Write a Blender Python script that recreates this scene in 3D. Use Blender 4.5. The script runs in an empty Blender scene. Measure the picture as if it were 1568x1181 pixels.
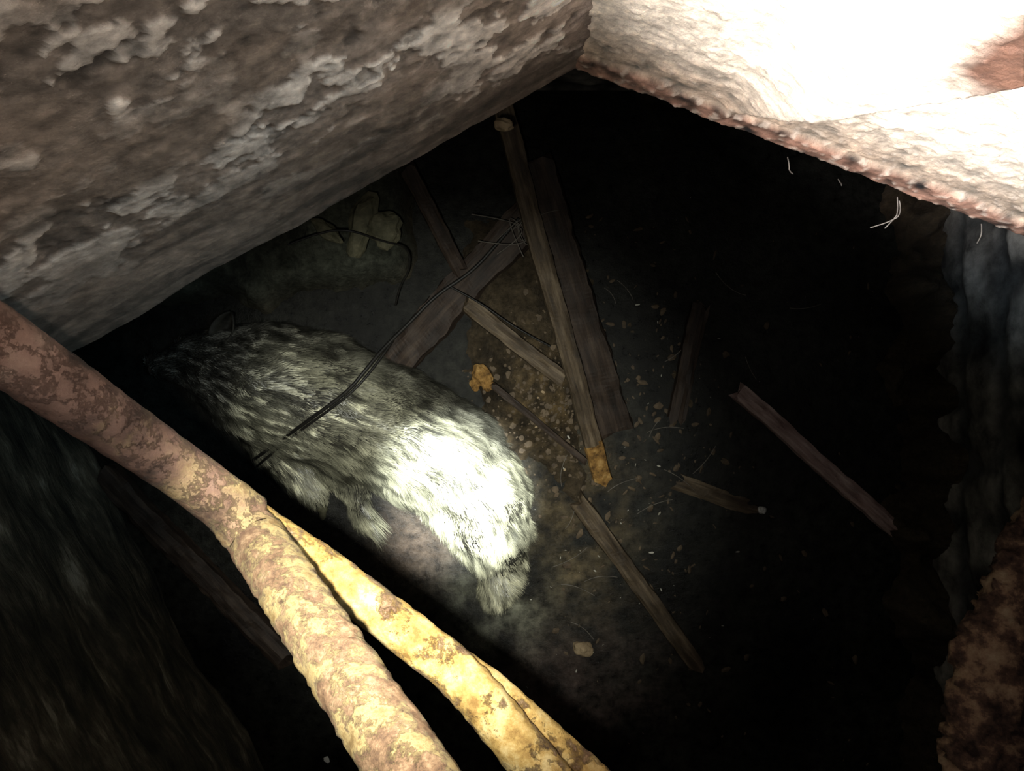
import bpy, bmesh, math, random
import numpy as np
from mathutils import Vector, noise, Matrix
random.seed(7); np.random.seed(7)
bpy.context.scene.view_settings.view_transform='Standard'
CAMZ=2.5; F=1176.0
# survey helper: the camera hangs plumb above the pit, so plan positions scale with depth
def P(u,v,z): 
    d=(CAMZ-z)/F
    return Vector(((u-784)*d,(590-v)*d,z))
def fbm(x,y,z=0.0,o=4):
    return noise.fractal(Vector((x,y,z)),1.0,2.0,o)
def ss(a,b,x):
    t=max(0,min(1,(x-a)/(b-a))); return t*t*(3-2*t)
def link(o,parent=None):
    bpy.context.scene.collection.objects.link(o)
    if parent: o.parent=parent
    return o
def mesh_obj(name,verts,faces,mat=None,parent=None,cols=None,smooth=True):
    me=bpy.data.meshes.new(name); me.from_pydata([tuple(v) for v in verts],[],faces); me.update()
    if smooth: me.polygons.foreach_set('use_smooth',[True]*len(me.polygons))
    if cols is not None:
        a=me.color_attributes.new('Col','FLOAT_COLOR','POINT')
        arr=np.ones((len(verts),4),dtype=np.float32); arr[:,:3]=np.array(cols); a.data.foreach_set('color',arr.ravel())
    if mat: me.materials.append(mat)
    return link(bpy.data.objects.new(name,me),parent)
# ---------- materials
def nodes(name):
    m=bpy.data.materials.new(name); m.use_nodes=True; nt=m.node_tree
    return m,nt,nt.nodes['Principled BSDF']
def ramp(nt,fac,stops):
    r=nt.nodes.new('ShaderNodeValToRGB'); e=r.color_ramp.elements
    while len(e)<len(stops): e.new(0.5)
    for i,(p,c) in enumerate(stops): e[i].position=p; e[i].color=(*c,1)
    nt.links.new(fac,r.inputs[0]); return r.outputs[0]
def noise_n(nt,scale,detail=6,rough=.6,stretch=None,coord='Object'):
    tc=nt.nodes.new('ShaderNodeTexCoord'); n=nt.nodes.new('ShaderNodeTexNoise')
    n.inputs['Scale'].default_value=scale; n.inputs['Detail'].default_value=detail; n.inputs['Roughness'].default_value=rough
    src=tc.outputs[coord]
    if stretch:
        mp=nt.nodes.new('ShaderNodeMapping'); mp.inputs['Scale'].default_value=stretch
        nt.links.new(src,mp.inputs[0]); src=mp.outputs[0]
    nt.links.new(src,n.inputs['Vector']); return n.outputs[0]
def bump(nt,b,h,strength,dist=.01):
    n=nt.nodes.new('ShaderNodeBump'); n.inputs['Strength'].default_value=strength; n.inputs['Distance'].default_value=dist
    nt.links.new(h,n.inputs['Height']); nt.links.new(n.outputs[0],b.inputs['Normal'])
def mat_noise(name,stops,scale=20,rough=.85,bs=.5,bd=.01,stretch=None,bscale=None,spec=.3):
    m,nt,b=nodes(name)
    nz=noise_n(nt,scale,8,.65,stretch=stretch); nt.links.new(ramp(nt,nz,stops),b.inputs['Base Color'])
    b.inputs['Roughness'].default_value=rough; b.inputs['Specular IOR Level'].default_value=spec
    h=noise_n(nt,bscale or scale*2,8,.7,stretch=stretch); bump(nt,b,h,bs,bd); return m
def mat_attr(name,scale=60,rough=.9,bs=.6,bd=.006,lo=.55,hi=1.35,spec=.3,bscale=None):
    m,nt,b=nodes(name)
    a=nt.nodes.new('ShaderNodeAttribute'); a.attribute_name='Col'
    nz=noise_n(nt,scale,8,.7); r=ramp(nt,nz,[(.3,(lo,)*3),(.7,(hi,)*3)])
    mx=nt.nodes.new('ShaderNodeMix'); mx.data_type='RGBA'; mx.blend_type='MULTIPLY'; mx.inputs[0].default_value=1
    nt.links.new(a.outputs['Color'],mx.inputs[6]); nt.links.new(r,mx.inputs[7]); nt.links.new(mx.outputs[2],b.inputs['Base Color'])
    b.inputs['Roughness'].default_value=rough; b.inputs['Specular IOR Level'].default_value=spec
    bump(nt,b,noise_n(nt,bscale or scale*1.7,8,.75),bs,bd); return m
M_conc=mat_attr('pitted_concrete',45,.85,.9,.0035,.45,1.5)
M_conc2=mat_attr('lit_concrete',120,.6,.8,.003)
M_brick=mat_attr('damp_brick',9,.8,.5,.006,.15,1.7,spec=.1)
m,nt,b=nodes('streaked_wall'); nz=noise_n(nt,5,9,.65,stretch=(1,1,4.5)); nt.links.new(ramp(nt,nz,[(.35,(.025,.026,.022)),(.52,(.075,.068,.05)),(.62,(.16,.14,.10)),(.7,(.36,.33,.26))]),b.inputs['Base Color']); b.inputs['Roughness'].default_value=.8; b.inputs['Specular IOR Level'].default_value=.15; bump(nt,b,noise_n(nt,7,9,.7,stretch=(1,1,6)),.9,.03); M_streak=m
M_mud=mat_attr('wet_mud',60,.36,.9,.010,.4,1.5,spec=.25)
M_wood=mat_noise('rotten_wood',[(.3,(.022,.015,.009)),(.5,(.075,.053,.032)),(.7,(.18,.135,.085))],6,.6,.7,.004,stretch=(1,9,9))
M_woodd=mat_noise('dark_wood',[(.3,(.010,.007,.005)),(.5,(.032,.021,.015)),(.75,(.075,.052,.036))],6,.6,.7,.004,stretch=(1,9,9))
M_woodr=mat_noise('reddish_wood',[(.3,(.13,.075,.065)),(.5,(.36,.25,.22)),(.7,(.6,.47,.42))],8,.6,.7,.004,stretch=(1,7,7))
M_orange=mat_noise('orange_rust',[(.36,(.09,.045,.012)),(.52,(.28,.15,.04)),(.68,(.45,.28,.10))],40,.8,.9,.006)
M_stone=mat_noise('pale_stone',[(.3,(.16,.11,.06)),(.6,(.4,.3,.18)),(.8,(.55,.45,.32))],30,.8,.6,.004)
M_greyst=mat_noise('mossy_stone',[(.3,(.05,.05,.03)),(.6,(.14,.13,.08)),(.8,(.26,.23,.14))],30,.8,.6,.004)
M_cable=mat_noise('cable_rubber',[(.3,(.004,.004,.004)),(.7,(.02,.018,.015))],50,.5,.2,.002)
M_chip=mat_noise('pale_chip',[(.3,(.25,.23,.18)),(.7,(.6,.58,.5))],30,.6,.3,.002)
M_ball=mat_noise('white_foam',[(.3,(.6,.6,.55)),(.7,(.85,.85,.8))],30,.6,.3,.002)
M_water=mat_attr('murky_water',26,.24,.45,.012,.05,2.1,spec=.25,bscale=20)
M_water.node_tree.nodes['Principled BSDF'].inputs['IOR'].default_value=1.33
# ---------- grid walls
def grid_wall(name,org,d,n,L,z0,z1,nx,nz,fn,mat,wrap=0.0,parent=None):
    vs=[];cs=[]
    rows=nz+(2 if wrap else 0)
    for j in range(rows):
        for i in range(nx):
            s=L*i/(nx-1)
            if wrap and j<2:
                z=z0+ (0.004 if j==1 else .01); dd,c=fn(s,z0); 
                p=org+d*s+n*(dd-(wrap if j==0 else .012)); vs.append((p.x,p.y,z)); cs.append(c); continue
            jj=j-(2 if wrap else 0); z=z0+(z1-z0)*jj/(nz-1)
            dd,c=fn(s,z); p=org+d*s+n*dd; vs.append((p.x,p.y,z)); cs.append(c)
    fs=[(j*nx+i,j*nx+i+1,(j+1)*nx+i+1,(j+1)*nx+i) for j in range(rows-1) for i in range(nx-1)]
    return mesh_obj(name,vs,fs,mat,parent,cs)
ZB=1.6
C=Vector((.0811,.371,0))
d1=Vector((-.871,-.491,0)).normalized(); n1=Vector((.491,-.871,0)).normalized()
d2=Vector((.936,-.352,0)).normalized(); n2=Vector((-.352,-.936,0)).normalized()
def w1(s,z):
    z0=z-ZB
    reg=fbm(s*5,z*8,17,3)
    rough=ss(.12,.30,z0+.06*fbm(s*6,z*6,3)+.12*ss(.45,0,s)) * (.25+.75*ss(-.25,.15,reg+.25*ss(.4,0,s)))
    f=fbm(s*15,z*19,1,6); g=fbm(s*60,z*60,7,4); l=fbm(s*5,z*7,11,4)
    patch=ss(.06,.14,f+.22*g+.3*reg)
    pit=ss(.3,.5,fbm(s*30,z*30,31,3))
    dd=.0022*l+.0007*g + rough*(.0024*patch+.0009*g-.0025*pit)
    if z0<.012: dd-= .008*(1-ss(0,.012,z0))
    dd+=.003*fbm(s*7,1,2,3)
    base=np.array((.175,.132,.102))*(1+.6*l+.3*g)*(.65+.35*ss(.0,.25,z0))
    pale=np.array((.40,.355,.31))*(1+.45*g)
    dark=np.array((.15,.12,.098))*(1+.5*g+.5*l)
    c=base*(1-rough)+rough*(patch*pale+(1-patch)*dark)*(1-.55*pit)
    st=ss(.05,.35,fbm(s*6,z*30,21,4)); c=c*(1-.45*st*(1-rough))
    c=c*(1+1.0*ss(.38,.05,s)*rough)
    return dd,np.clip(c,.02,.9)
def w2(s,z):
    z0=z-ZB
    g=fbm(s*45,z*45,5,4); f=fbm(s*15,z*15,9,4); sp=ss(.2,.5,fbm(s*90,z*90,3,3))
    lipz=.044+.010*f
    lip=1-ss(lipz-.008,lipz+.004,z0)
    dd=.006*lip+.0022*g+.0012*f+.0014*sp
    if z0<.012: dd-=.008*(1-ss(0,.012,z0))
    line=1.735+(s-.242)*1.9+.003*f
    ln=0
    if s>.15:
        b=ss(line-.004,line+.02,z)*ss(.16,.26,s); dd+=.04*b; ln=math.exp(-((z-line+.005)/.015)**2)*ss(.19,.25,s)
    cl=np.array((.17,.095,.065))*(1+1.5*g+.8*f); cu=np.array((.62,.55,.43))*(1+.35*g)
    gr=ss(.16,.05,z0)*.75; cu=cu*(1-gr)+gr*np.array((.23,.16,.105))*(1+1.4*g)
    c=cl*lip+cu*(1-lip)
    c=c*(1-.6*sp*ss(.2,.05,z0))+.6*sp*ss(.2,.05,z0)*np.array((.45,.38,.30))
    c=c*(1-.8*ln)+.8*ln*np.array((.12,.07,.10))  # purple shade below the bulge, painted into the wall colour
    br=ss(.262,.298,s+.01*f)*ss(1.87,1.93,z+.02*f); c=c*(1-br)+br*np.array((.10,.05,.03))*(1+.5*f)
    return dd,np.clip(c,.01,.9)
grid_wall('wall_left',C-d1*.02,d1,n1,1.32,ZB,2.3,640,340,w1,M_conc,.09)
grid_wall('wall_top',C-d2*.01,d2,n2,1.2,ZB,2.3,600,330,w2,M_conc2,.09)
E1=C+d1*1.3; E2=C+d2*1.19
inner=[E1-n1*.05,C-n1*.05-n2*.05,E2-n2*.05,Vector((1.25,-.75,0)),Vector((-1.1,-.75,0))]
outer=[Vector(p) for p in [(-2.2,1.3,0),(.08,1.3,0),(1.9,1.3,0),(1.9,-1.6,0),(-2.2,-1.6,0)]]
vs=[];fs=[]
for z in (ZB+.012,2.3):
    for p in inner: vs.append((p.x,p.y,z))
    for p in outer: vs.append((p.x,p.y,z))
for k in range(5):
    a=(k+1)%5
    fs+= [(k,a,5+a,5+k),(10+k,10+a,15+a,15+k),(k,a,10+a,10+k),(5+k,5+a,15+a,15+k)]
M_slab=mat_noise('slab_concrete',[(.3,(.05,.045,.04)),(.7,(.16,.14,.12))],12,.9,.6,.01)
mesh_obj('ceiling',vs,fs,M_slab,smooth=False)
# chamber walls
def brick(s,z):
    bh=.19;bw=.36; r=int(z/bh+9); ss_=s+(bw/2 if r%2 else 0)+.03*noise.noise(Vector((s*3,z*3,1))); fx=(ss_/bw)%1; fz=(z/bh)%1
    e=min(min(fx,1-fx)*bw,min(fz,1-fz)*bh); g=fbm(s*7,z*7,4,4)
    m=ss(.0,.05,e+.02*g); v=.5+.5*noise.noise(Vector((int(ss_/bw)*3.1,r*5.7,0)))
    c=(np.array((.15,.14,.12))*(.5+v)*(1+1.1*g))*m+np.array((.06,.06,.055))*(1-m)
    return .010*m+.01*g,np.clip(c,.005,.6)
grid_wall('wall_right',Vector((1.36,1.2,0)),Vector((0,-1,0)),Vector((-1,0,0)),2.8,-.2,1.62,360,220,brick,M_brick)
grid_wall('wall_back',Vector((-2.2,.98,0)),Vector((1,0,0)),Vector((0,-1,0)),3.7,-.2,1.62,360,170,brick,M_brick)
pA=P(60,560,0);pB=P(400,1181,0); dl=(pB-pA).normalized(); nl=Vector((-dl.y,dl.x,0))
if nl.x<0: nl=-nl
L=2.9; nx,nzz=300,120; vs=[]
for j in range(nzz):
    for i in range(nx):
        s=L*i/(nx-1); z=-.2+1.82*j/(nzz-1)
        vs.append((s,.035*fbm(s*2.0,z*6,3,5)-.25*z,z))
fs=[(j*nx+i,j*nx+i+1,(j+1)*nx+i+1,(j+1)*nx+i) for j in range(nzz-1) for i in range(nx-1)]
wl=mesh_obj('wall_front',vs,fs,M_streak)
org=pA-dl*1.3
R=Matrix(((dl.x,nl.x,0),(dl.y,nl.y,0),(0,0,1))).to_4x4(); wl.matrix_world=Matrix.Translation(org)@R
grid_wall('wall_bottom',Vector((-1.2,-1.5,0)),Vector((1,0,0)),Vector((0,1,0)),2.7,-.2,1.62,200,120,brick,M_brick)
# ---------- floor heightfield
gx,gy=330,240; x0,x1,y0,y1=-1.7,1.42,-1.5,1.0
def bankline(x): return .19+(x+1.24)*.116
def h(x,y):
    n=fbm(x*6,y*6,0,5); n2=fbm(x*22,y*22,3,4)
    z=-.07+.03*n+.012*n2
    dist=(y-bankline(x)+.04*n)
    b=ss(-.02,.1,dist)*ss(-.27,-.4,x+.05*n)
    z+=b*(.13+.35*max(dist,0))
    r=math.exp(-(((x-.03)/.17)**2+((y+.0)/.24)**2)); z+=.15*r
    r=math.exp(-(((x-.0)/.25)**2+((y-.4)/.22)**2)); z+=.11*r
    r2=math.exp(-(((x-.55)/.45)**2+((y-.1)/.3)**2)); z+=.055*r2
    r3=math.exp(-(((x-.22)/.16)**2+((y+.4)/.3)**2)); z+=.06*r3
    z+=.20*ss(1.17,1.36,x+.06*n)*(1+.4*n)
    return z,b,n,n2
vs=[];cs=[]
for j in range(gy):
    for i in range(gx):
        x=x0+(x1-x0)*i/(gx-1); y=y0+(y1-y0)*j/(gy-1)
        z,b,n,n2=h(x,y); vs.append((x,y,z))
        c=np.array((.052,.039,.024))*(1+.7*n+.6*n2)*(1-b)+b*np.array((.085,.09,.068))*(1+.5*n+.5*n2)
        rr=math.exp(-(((x-.12)/.13)**2+((y+.05)/.17)**2)); c=c+rr*np.array((.09,.058,.022))*max(0,.4+n2*2)
        cs.append(np.clip(c,.004,.5))
fs=[(j*gx+i,j*gx+i+1,(j+1)*gx+i+1,(j+1)*gx+i) for j in range(gy-1) for i in range(gx-1)]
mesh_obj('floor',vs,fs,M_mud,None,cs)
nxw,nyw=260,210; vs=[];cs=[]
def G(x,y,cx,cy,rx,ry): return math.exp(-(((x-cx)/rx)**2+((y-cy)/ry)**2))
for j in range(nyw):
    for i in range(nxw):
        x=-1.7+3.03*i/(nxw-1); y=-1.49+2.45*j/(nyw-1); vs.append((x,y,.0015*fbm(x*7,y*7,1,3)))
        f=fbm(x*9,y*9,2,5); f2=fbm(x*3,y*3,8,3)
        c=np.array((.010,.010,.008))*(1+f2)
        sc=G(x,y,-.06,-.74,.14,.11)+.3*G(x,y,.05,-.62,.10,.18)
        c=c+sc*max(0,.3+1.2*f)*np.array((.13,.135,.10))
        c=c+G(x,y,.2,-.45,.18,.28)*max(0,.4+.9*f)*np.array((.085,.06,.027))
        c=c+G(x,y,-.31,-.52,.13,.13)*(.8+.2*f)*np.array((.055,.036,.025))
        c=c+G(x,y,.2,-.95,.3,.18)*max(0,.5+.6*f)*np.array((.06,.042,.036))
        cs.append(np.clip(c,.003,.6))
fs=[(j*nxw+i,j*nxw+i+1,(j+1)*nxw+i+1,(j+1)*nxw+i) for j in range(nyw-1) for i in range(nxw-1)]
mesh_obj('flood_water',vs,fs,M_water,None,cs)
# ---------- planks
def plank(name,a,b,w,t,mat,tip=None,roll=0.0):
    a=Vector(a);b=Vector(b); L=(b-a).length; seg=max(8,int(L/.012)); vs=[];fs=[]
    prof=[(-.5,-.5),(-.46,.3),(-.3,.5),(0,.56),(.25,.46),(.44,.38),(.5,-.5),(0,-.5)]; k=len(prof); sd=random.random()*50
    for i in range(seg+1):
        s=L*i/seg
        ww=w*(1+.10*fbm(s*7,sd,0)); off=.07*w*fbm(s*4,sd,9)
        for q,(py,pz) in enumerate(prof):
            jag=(.8*w*noise.noise(Vector((py*7,sd,pz*5)))) if i in (0,seg) else 0
            nn=noise.noise(Vector((s*35,q*1.7,sd)))
            vs.append((s+jag,off+py*ww*(1+.10*nn),pz*t+ .2*t*noise.noise(Vector((s*20,sd,q)))))
    for i in range(seg):
        for q in range(k):
            fs.append((i*k+q,i*k+(q+1)%k,(i+1)*k+(q+1)%k,(i+1)*k+q))
    fs.append(tuple(range(k))[::-1]); fs.append(tuple(seg*k+q for q in range(k)))
    o=mesh_obj(name,vs,fs,mat,smooth=False)
    if tip:
        o.data.materials.append(tip)
        for p in o.data.polygons:
            if p.center.x>L*.88+.06*noise.noise(p.center*30): p.material_index=1
    X=(b-a).normalized(); Y=Vector((0,0,1)).cross(X).normalized(); Z=X.cross(Y)
    o.matrix_world=Matrix.Translation(a)@Matrix(((X.x,Y.x,Z.x),(X.y,Y.y,Z.y),(X.z,Y.z,Z.z))).to_4x4()@Matrix.Rotation(roll,4,'X')
    return o
plank('wooden_plank',P(760,130,.46),P(925,738,.09),.058,.03,M_wood,M_orange)
plank('wooden_plank',P(815,250,.3),P(940,660,.03),.125,.03,M_woodd)
plank('wooden_plank',P(715,465,.14),P(862,580,.13),.055,.03,M_wood)
plank('wooden_plank',P(815,325,.16),P(600,560,.05),.12,.03,M_woodd)
plank('wooden_plank',P(625,260,.3),P(705,415,.13),.05,.03,M_woodd)
plank('wooden_plank',P(1072,470,.05),P(1036,645,.02),.06,.03,M_woodd)
plank('wooden_plank',P(1133,600,.05),P(1365,805,.045),.055,.035,M_woodr)
plank('wooden_plank',P(885,765,.03),P(1065,1015,.01),.06,.035,M_wood)
plank('wooden_plank',P(1040,738,-.002),P(1210,800,-.022),.06,.03,M_wood)
plank('wooden_plank',P(165,730,.02),P(440,1010,.02),.085,.04,M_woodd)
plank('wooden_plank',P(755,590,.14),P(895,705,.07),.022,.02,M_woodd)
def lumpy_bar(name,pts,rad,mat,amp=.12,fs_=30,flat=1.0,parent=None,seg=40,step=.005,cap=True):
    path=[];rr=[]
    for k in range(len(pts)-1):
        a,b=Vector(pts[k]),Vector(pts[k+1]); m=max(3,int((b-a).length/step))
        for i in range(m+(1 if k==len(pts)-2 else 0)):
            t=i/m; path.append(a.lerp(b,t)); rr.append(rad[k]*(1-t)+rad[k+1]*t)
    for _ in range(3):
        path=[path[0]]+[(path[i-1]+path[i]*2+path[i+1])/4 for i in range(1,len(path)-1)]+[path[-1]]
    vs=[];fs=[];N=len(path); up=Vector((0,0,1))
    for i,p in enumerate(path):
        t=(path[min(i+1,N-1)]-path[max(i-1,0)]).normalized(); x=t.cross(up).normalized(); y=x.cross(t)
        for q in range(seg):
            a=2*math.pi*q/seg; dr=x*math.cos(a)+y*math.sin(a)*flat
            q0=p+dr*rr[i]; nn=.35*fbm(q0.x*fs_,q0.y*fs_,q0.z*fs_,4)+ .5*ss(.0,.15,fbm(q0.x*fs_*1.5,q0.y*fs_*1.5,q0.z*fs_*1.5+5,4))
            vs.append(p+dr*rr[i]*(1+amp*nn))
    for i in range(N-1):
        for q in range(seg): fs.append((i*seg+q,i*seg+(q+1)%seg,(i+1)*seg+(q+1)%seg,(i+1)*seg+q))
    if cap: fs.append(tuple(range(seg))[::-1]); fs.append(tuple((N-1)*seg+q for q in range(seg)))
    return mesh_obj(name,vs,fs,mat,parent)
M_flake=mat_noise('flaking_rust',[(.38,(.025,.013,.01)),(.5,(.11,.06,.04)),(.57,(.28,.17,.10)),(.72,(.45,.33,.21))],18,.85,.9,.006)
lumpy_bar('rusty_beam',[P(1650,730,.9),P(1525,1010,1.0),P(1485,1330,1.05)],[.075,.075,.075],M_flake,.3,22,.6)
# ---------- pipes
def pipe_mat(name,bias,p1,p2,s1=26,blend_x=None,third=None):
    m,nt,b=nodes(name)
    c1=ramp(nt,noise_n(nt,34,10,.75),p1); c2=ramp(nt,noise_n(nt,60,10,.8),p2)
    f=ramp(nt,noise_n(nt,s1,12,.75),[(bias-.02,(0,0,0)),(bias+.04,(1,1,1))])
    mx=nt.nodes.new('ShaderNodeMix'); mx.data_type='RGBA'; nt.links.new(f,mx.inputs[0]); nt.links.new(c1,mx.inputs[6]); nt.links.new(c2,mx.inputs[7])
    out=mx.outputs[2]
    if blend_x:
        tc=nt.nodes.new('ShaderNodeTexCoord'); sp=nt.nodes.new('ShaderNodeSeparateXYZ'); nt.links.new(tc.outputs['Object'],sp.inputs[0])
        ad=nt.nodes.new('ShaderNodeMath'); ad.operation='MULTIPLY_ADD'; nt.links.new(noise_n(nt,22,10,.75),ad.inputs[0]); ad.inputs[1].default_value=.28; nt.links.new(sp.outputs[0],ad.inputs[2])
        mr=nt.nodes.new('ShaderNodeMapRange'); mr.inputs[1].default_value=blend_x[0]+.14; mr.inputs[2].default_value=blend_x[1]+.14; nt.links.new(ad.outputs[0],mr.inputs[0])
        c3=ramp(nt,noise_n(nt,12,10,.6),third)
        m2=nt.nodes.new('ShaderNodeMix'); m2.data_type='RGBA'; nt.links.new(mr.outputs[0],m2.inputs[0]); nt.links.new(c3,m2.inputs[6]); nt.links.new(out,m2.inputs[7]); out=m2.outputs[2]
    nt.links.new(out,b.inputs['Base Color']); b.inputs['Roughness'].default_value=.6; b.inputs['Specular IOR Level'].default_value=.4
    inv=nt.nodes.new('ShaderNodeMath'); inv.operation='SUBTRACT'; nt.links.new(noise_n(nt,110,8,.8),inv.inputs[0]); nt.links.new(f,inv.inputs[1])
    bump(nt,b,inv.outputs[0],.9,.0022); return m
yel=[(.38,(.22,.14,.055)),(.5,(.47,.35,.16)),(.62,(.70,.60,.38))]; rus=[(.38,(.065,.034,.020)),(.5,(.20,.115,.062)),(.62,(.38,.25,.145))]
pink=[(.36,(.045,.024,.017)),(.45,(.14,.075,.053)),(.55,(.19,.105,.076)),(.68,(.28,.18,.13))]
M_py=pipe_mat('peeling_yellow_paint',.49,yel,rus,34,(-.32,-.22),pink)
M_pm=pipe_mat('ochre_paint',.54,[(.38,(.22,.12,.03)),(.5,(.44,.28,.085)),(.62,(.62,.47,.22))],rus,22)
fr=bpy.data.objects.new('rusty_pipe_frame',None); link(fr)
J=P(378,795,1.74)
lumpy_bar('inlet_pipe',[P(-60,492,1.955),P(0,528,1.93),P(270,715,1.786),J],[.027,.0265,.0245,.0265],M_py,.05,50,parent=fr)
lumpy_bar('near_pipe',[P(345,772,1.75),P(392,825,1.75),P(628,1181,1.97),P(790,1420,2.05)],[.024,.0265,.0265,.0265],M_py,.10,60,parent=fr)
lumpy_bar('far_pipe',[P(375,785,1.72),P(500,875,1.70),P(690,1020,1.72),P(735,1068,1.73),P(840,1195,1.76),P(960,1350,1.8)],[.018,.022,.0225,.023,.023,.023],M_pm,.10,60,parent=fr)
lumpy_bar('side_pipe',[P(690,1000,1.70),P(760,1058,1.70),P(900,1185,1.72),P(1100,1370,1.75)],[.013,.016,.017,.017],M_pm,.12,60,parent=fr)
# ---------- cables / roots
def cable(name,pts,r,mat=M_cable,wob=.006,parent=None):
    cu=bpy.data.curves.new(name,'CURVE'); cu.dimensions='3D'; cu.bevel_depth=r; cu.bevel_resolution=2
    s=cu.splines.new('NURBS'); s.points.add(len(pts)-1); s.order_u=3; s.use_endpoint_u=True
    for i,p in enumerate(pts):
        p=Vector(p)+Vector((random.uniform(-wob,wob),random.uniform(-wob,wob),0)); s.points[i].co=(*p,1)
    cu.materials.append(mat); return link(bpy.data.objects.new(name,cu),parent)
cable('electrical_cable',[P(388,705,.06),P(430,670,.2),P(480,640,.29),P(530,600,.31),P(560,570,.31),P(590,535,.28),P(630,490,.25),P(670,450,.24),P(720,415,.25),P(760,375,.27),P(795,335,.3)],.0055)
cable('electrical_cable',[P(395,712,.06),P(450,668,.23),P(500,630,.29),P(545,595,.31),P(585,550,.28),P(600,520,.25)],.004)
cable('hanging_wire',[P(440,375,.5),P(490,355,.5),P(540,355,.5),P(585,368,.45),P(625,375,.4),P(628,410,.35),P(610,440,.3),P(605,470,.25)],.003)
cable('hanging_wire',[P(690,440,.2),P(730,460,.2),P(790,505,.2),P(840,530,.18)],.003)
M_root=mat_noise('pale_root',[(.3,(.06,.05,.04)),(.7,(.2,.18,.15))],40,.7,.3,.002)
roots=bpy.data.objects.new('plant_roots',None); link(roots)
for k in range(9):
    cable('root',[P(795,345,.3),P(795+random.randint(-40,40),345+random.randint(-40,50),.32),P(795+random.randint(-75,75),350+random.randint(-40,70),.28)],.0014,M_root,parent=roots)
for (u,v,a,b_) in [(1208,240,4,26),(1376,302,-22,46),(1378,306,-44,44),(1500,345,-4,26),(1286,272,3,14)]:
    cable('root',[P(u,v,1.62),P(u+2,v+b_*.5,1.605),P(u+a*.4,v+b_*.75,1.6),P(u+a,v+b_,1.59)],.0007,M_root,.002,parent=roots)
# ---------- debris, rubble
def chunk(verts,faces,c,r,rot=None,sd=0,sub=2):
    bm=bmesh.new(); bmesh.ops.create_icosphere(bm,subdivisions=sub,radius=1); base=len(verts)
    for v in bm.verts:
        q=v.co*(1+.45*noise.noise(v.co*1.3+Vector((sd,sd,sd)))); 
        q=Vector((q.x*r[0],q.y*r[1],q.z*r[2])); q.rotate(rot or Matrix.Rotation(0,3,'Z')); verts.append(q+c)
    bm.verts.index_update()
    for f in bm.faces: faces.append(tuple(base+v.index for v in f.verts))
    bm.free()
def rubble(name,lst,mat):
    vs=[];fs=[]
    for i,(u,v,z,rx,ry,rz) in enumerate(lst):
        chunk(vs,fs,P(u,v,z),(rx,ry,rz),rot=Matrix.Rotation(random.uniform(0,6.28),3,'Z'),sd=i*3.3+len(name),sub=3)
    return mesh_obj(name,vs,fs,mat,smooth=False)
rubble('stone',[(893,993,.01,.03,.026,.02)],M_stone)
rubble('foam_ball',[(1167,780,.012,.013,.013,.013)],M_ball)
rubble('orange_rubble',[(738,575,.12,.04,.028,.02),(728,588,.12,.02,.016,.015),(748,590,.12,.018,.018,.015)],M_orange)
rubble('stone',[(770,190,.95,.012,.02,.012)],M_stone)
rubble('concrete_rubble',[(555,345,.42,.09,.035,.03),(590,350,.42,.05,.045,.03),(500,352,.42,.05,.02,.02)],M_greyst)
M_chipd=mat_noise('brown_litter',[(.3,(.035,.024,.014)),(.7,(.14,.10,.06))],30,.7,.3,.002)
def debris(name,n,fu,mat,smin,smax,thin=.25):
    vs=[];fs=[]
    for i in range(n):
        u,v=fu(); p=P(u,v,0); hz=h(p.x,p.y)[0]; z=max(hz,0)+.003
        p=P(u,v,z); l=smin+(smax-smin)*random.random()**2.2; chunk(vs,fs,p,(l,l*random.uniform(thin*.5,thin*1.6),l*.2),rot=Matrix.Rotation(random.uniform(0,6.28),3,'Z'),sd=i*1.7,sub=1)
    return mesh_obj(name,vs,fs,mat,smooth=False)
def f1():
    while True:
        u=random.gauss(960,90);v=random.gauss(700,190)
        if u>830+max(0,(v-900))*.2 and 300<v<1100 and not (u<850 and v>650): return u,v
def f2(): return random.gauss(835,50),random.gauss(610,70)
def f3(): return random.uniform(850,1350),random.uniform(350,1170)
debris('floating_litter',330,f1,M_chipd,.002,.020,.45)
debris('floating_litter',60,f1,M_chip,.0015,.009,.3)
debris('gravel',380,f2,M_chipd,.003,.013,.8)
debris('gravel',10,f2,M_stone,.003,.009,.8)
debris('floating_litter',100,f3,M_chipd,.002,.018,.4)
debris('floating_litter',14,lambda:(random.uniform(780,960),random.uniform(750,1100)),M_chip,.003,.011,.3)
debris('paper_scrap',2,lambda:(500,1163),M_ball,.008,.014,.7)
tw=bpy.data.objects.new('twigs',None); link(tw)
for k in range(20):
    u,v=f1(); a=random.uniform(0,6.28); l=random.uniform(12,32)
    cable('twig',[P(u,v,.03),P(u+l*math.cos(a),v+l*math.sin(a),.04),P(u+2*l*math.cos(a+.3),v+2*l*math.sin(a+.3),.03)],.0011,M_root,parent=tw)
# ---------- the boar
boar=bpy.data.objects.new('wild_boar',None); link(boar)
def chain(bm,pts,step=.012):
    for k in range(len(pts)-1):
        a=P(*pts[k][:3]);b=P(*pts[k+1][:3]);ra,rb=pts[k][3],pts[k+1][3]; m=max(2,int((b-a).length/step))
        for i in range(m+1):
            t=i/m
            bmesh.ops.create_icosphere(bm,subdivisions=3,radius=ra*(1-t)+rb*t,matrix=Matrix.Translation(a.lerp(b,t)))
SP=[(243,556,.03,.036),(272,554,.05,.058),(305,554,.06,.088),(345,562,.06,.125),(385,576,.05,.165),(430,592,.05,.205),(490,610,.04,.210),(560,638,.035,.20),(630,670,.035,.195),(695,712,.035,.185),(738,765,.03,.155),(757,815,.0,.115)]
bm=bmesh.new(); chain(bm,SP)
chain(bm,[(740,790,.03,.13),(768,855,.0,.082),(757,915,.005,.045)])
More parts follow.
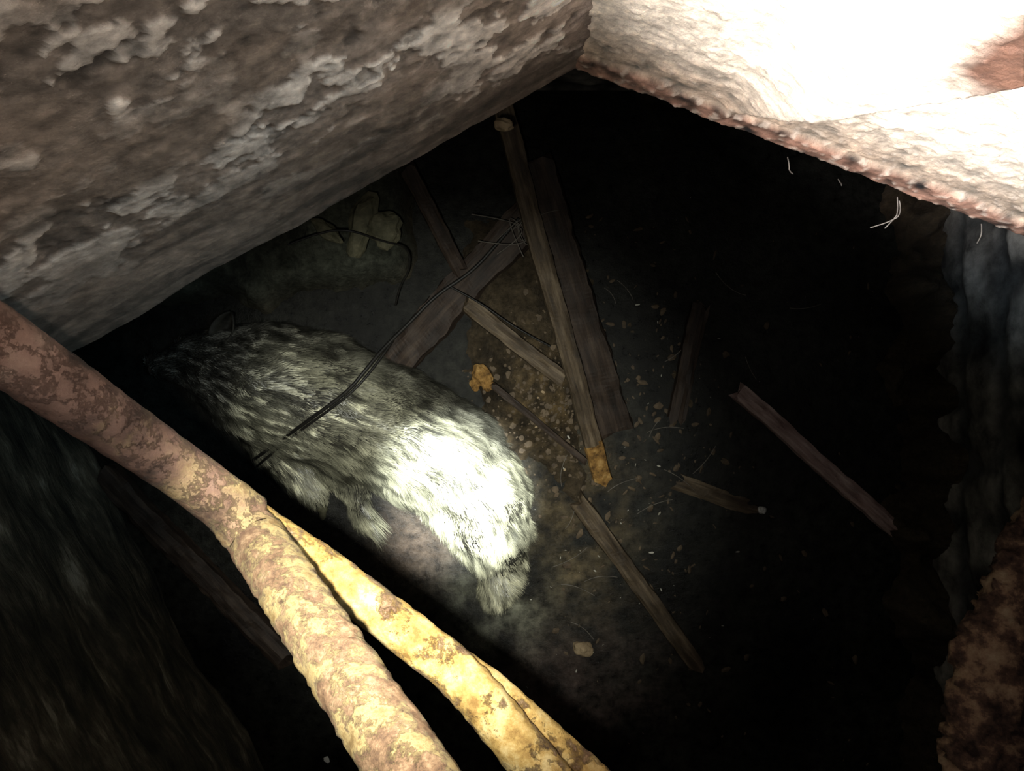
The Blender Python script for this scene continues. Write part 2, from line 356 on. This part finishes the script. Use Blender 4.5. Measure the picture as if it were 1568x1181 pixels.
chain(bm,[(420,660,.0,.11),(455,710,-.01,.075),(487,765,-.01,.04)])
chain(bm,[(520,700,.0,.09),(548,755,-.02,.05),(562,798,-.015,.033)])
me=bpy.data.meshes.new('b'); bm.to_mesh(me); bm.free(); ob=bpy.data.objects.new('b',me); link(ob)
md=ob.modifiers.new('r','REMESH'); md.mode='VOXEL'; md.voxel_size=.009
sm=ob.modifiers.new('s','SMOOTH'); sm.iterations=14; sm.factor=.6
dg=bpy.context.evaluated_depsgraph_get(); me2=bpy.data.meshes.new_from_object(ob.evaluated_get(dg)); bpy.data.objects.remove(ob)
for v in me2.vertices:
    n=fbm(v.co.x*9,v.co.y*9,v.co.z*9,4); v.co+=v.normal*(.010*n)
me2.update(); me2.polygons.foreach_set('use_smooth',[True]*len(me2.polygons))
M_hide=mat_noise('wet_hide',[(.3,(.012,.011,.009)),(.7,(.05,.046,.035))],25,.6,.5,.006)
me2.name='body'; me2.materials.append(M_hide); body=bpy.data.objects.new('body',me2); link(body,boar)
spw=[P(*s[:3]) for s in SP]
def flow(p):
    best=None;bd=9
    for k in range(len(spw)-1):
        a,b=spw[k],spw[k+1]; ab=b-a; t=max(0,min(1,(p-a).dot(ab)/ab.length_squared)); q=a+ab*t; d=(p-q).length
        if d<bd: bd=d;best=(k+t,ab.normalized(),q)
    return best
NH=100000
nv=len(me2.polygons); areas=np.array([p.area for p in me2.polygons]); cen=np.array([p.center[:] for p in me2.polygons]); nor=np.array([p.normal[:] for p in me2.polygons])
ok=(cen[:,2]>-.02)&(nor[:,2]>-.35); w=areas*ok; w/=w.sum(); idx=np.random.choice(nv,NH,p=w)
cache={}
hv=[];hf=[];hc=[]
jit=np.random.uniform(-.006,.006,(NH,3)); gj=np.random.normal(0,.06,(NH,3))
for ii,f in enumerate(idx):
    f=int(f)
    if f not in cache: cache[f]=flow(Vector(cen[f]))
    k,ax,q=cache[f]; n=Vector(nor[f]); p=Vector(cen[f])+Vector(jit[ii])
    side=(p-q); side.normalize()
    low=max(0,-side.dot(Vector((-ax.y,ax.x,0))))
    tang=ax*1.0+side*(.35+.8*low)+Vector((0,0,-.35))
    if k<3.5: tang=ax*.8+side*.6
    cl=Vector((noise.noise(p*10),noise.noise(p*10+Vector((9,0,0))),noise.noise(p*10+Vector((0,9,0)))))
    cl2=Vector((noise.noise(p*40),noise.noise(p*40+Vector((9,0,0))),0))
    # clumps are narrow across the lie of the fur and long along it
    al=p.dot(ax); ac=p.dot(Vector((-ax.y,ax.x,0)))
    cell=noise.noise(Vector((al*14+2*cl.x,ac*65,p.z*25)))
    tang=tang-n*tang.dot(n)
    if tang.length<1e-4: continue
    tang.normalize(); d=(tang+cl*.65+cl2*.3+n*(.13+.18*cell)+Vector(gj[ii])).normalized()
    L=random.uniform(.018,.034)*(1.3 if k>8 else 1)*(1+.6*cl.x)*(1+.6*low)
    wd=random.uniform(.0006,.0012); s=d.cross(n).normalized()*wd
    if s.length<1e-6: continue
    mid=p+d*L*.5+n*.001; tip=p+d*L-n*L*.1+Vector((0,0,-.001))
    b0=len(hv); hv+= [p-s-n*.002,p+s-n*.002,mid+s*.8,mid-s*.8,tip]; hf+=[(b0,b0+1,b0+2,b0+3),(b0+3,b0+2,b0+4)]
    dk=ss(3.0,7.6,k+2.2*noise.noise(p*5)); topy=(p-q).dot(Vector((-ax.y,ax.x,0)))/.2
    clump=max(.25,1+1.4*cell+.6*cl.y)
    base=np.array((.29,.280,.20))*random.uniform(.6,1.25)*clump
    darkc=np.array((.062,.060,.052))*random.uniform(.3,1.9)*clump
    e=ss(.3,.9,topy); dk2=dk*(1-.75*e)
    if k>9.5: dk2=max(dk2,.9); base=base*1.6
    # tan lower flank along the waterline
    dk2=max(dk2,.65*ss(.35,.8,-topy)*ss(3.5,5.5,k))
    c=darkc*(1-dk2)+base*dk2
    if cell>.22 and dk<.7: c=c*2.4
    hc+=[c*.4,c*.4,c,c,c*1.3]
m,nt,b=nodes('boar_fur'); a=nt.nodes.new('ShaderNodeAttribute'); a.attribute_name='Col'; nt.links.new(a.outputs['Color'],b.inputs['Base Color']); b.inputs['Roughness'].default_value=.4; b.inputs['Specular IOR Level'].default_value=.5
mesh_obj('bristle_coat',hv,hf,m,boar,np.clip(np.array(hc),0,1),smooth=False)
def ear(a,tip,w,name):
    a=Vector(a);tip=Vector(tip);vs=[];fs=[];N=9;ax=(tip-a);sd=ax.cross(Vector((0,0,1))).normalized()
    for i in range(N):
        t=i/(N-1); ww=w*math.sin(math.pi*min(1,.25+.75*t))**.8*(1 if t<.98 else .15)
        for q in range(7):
            r=(q-3)/3; vs.append(a+ax*t+sd*ww*r+Vector((0,0,-.03*(1-r*r)+.035*abs(r)*(1-t))))
    for i in range(N-1):
        for q in range(6): fs.append((i*7+q,i*7+q+1,(i+1)*7+q+1,(i+1)*7+q))
    o=mesh_obj(name,vs,fs,M_hide,boar); s=o.modifiers.new('s','SOLIDIFY'); s.thickness=.006; return o
ear(P(338,520,.14),P(352,478,.17),.032,'ear_right'); ear(P(330,600,.12),P(352,640,.13),.032,'ear_left')
M_snout=mat_noise('wet_snout',[(.3,(.03,.022,.02)),(.7,(.09,.065,.055))],40,.35,.3,.003)
vs=[];fs=[]; chunk(vs,fs,P(234,557,.03),(.014,.034,.032),sub=3,sd=1); mesh_obj('snout_disc',vs,fs,M_snout,boar)
M_eye=mat_noise('eye_black',[(.3,(.004,.004,.004)),(.7,(.01,.01,.01))],5,.1,.0,.001)
for k,(u,v) in enumerate([(290,533),(290,578)]):
    vs=[];fs=[]; chunk(vs,fs,P(u,v,.12),(.009,.009,.009),sub=3,sd=0); mesh_obj('eye_%d'%(k+1),vs,fs,M_eye,boar)
for k,(u,v) in enumerate([(494,782),(566,806)]):
    vs=[];fs=[]; chunk(vs,fs,P(u,v,.0),(.016,.024,.018),sub=3,sd=k+2); mesh_obj('hoof_%d'%(k+1),vs,fs,M_greyst,boar)
# ---------- lights
def spot(name,loc,tgt,e,ang,blend,col,rad=.01):
    l=bpy.data.lights.new(name,'SPOT'); l.energy=e; l.spot_size=math.radians(ang); l.spot_blend=blend; l.color=col; l.shadow_soft_size=rad
    o=bpy.data.objects.new(name,l); o.location=loc; o.rotation_euler=(Vector(tgt)-Vector(loc)).to_track_quat('-Z','Y').to_euler(); link(o); return o
TL=(-.03,-.03,2.49)
spot('torch_beam',TL,P(698,755,.2),2000,14,1,(.93,1,.98),.008)
spot('torch_spill',TL,P(760,700,.1),10.5,125,1,(1,.91,.79),.012)
spot('torch_halo',TL,P(690,735,.1),180,44,1,(.98,1,.90),.012)
spot('daylight_glare',(-.15,-.1,2.65),(.34,.33,2.06),430,46,.9,(1,.94,.96),.08)
spot('daylight_wall',(.25,-.35,2.45),(-.2,.30,2.05),2.6,70,1,(.97,.93,.95),.15)
spot('daylight_shaft',(-.1,0,2.45),(1.45,.40,.40),90,15,1,(.6,.78,1),.15)
spot('haze_fill',(.3,.1,2.3),(-1.35,.0,.4),26,38,1,(.45,.8,1),.2)  # added teal lamp imitating a bluish haze over wall_front
wd=bpy.data.worlds.new('World'); bpy.context.scene.world=wd; wd.use_nodes=True
wd.node_tree.nodes['Background'].inputs[0].default_value=(.6,.75,1,1); wd.node_tree.nodes['Background'].inputs[1].default_value=.08
# ---------- camera
cd=bpy.data.cameras.new('camera'); cd.lens=27; cd.sensor_width=36; cd.clip_start=.01
co=bpy.data.objects.new('camera',cd); co.location=(0,0,CAMZ); link(co); bpy.context.scene.camera=co
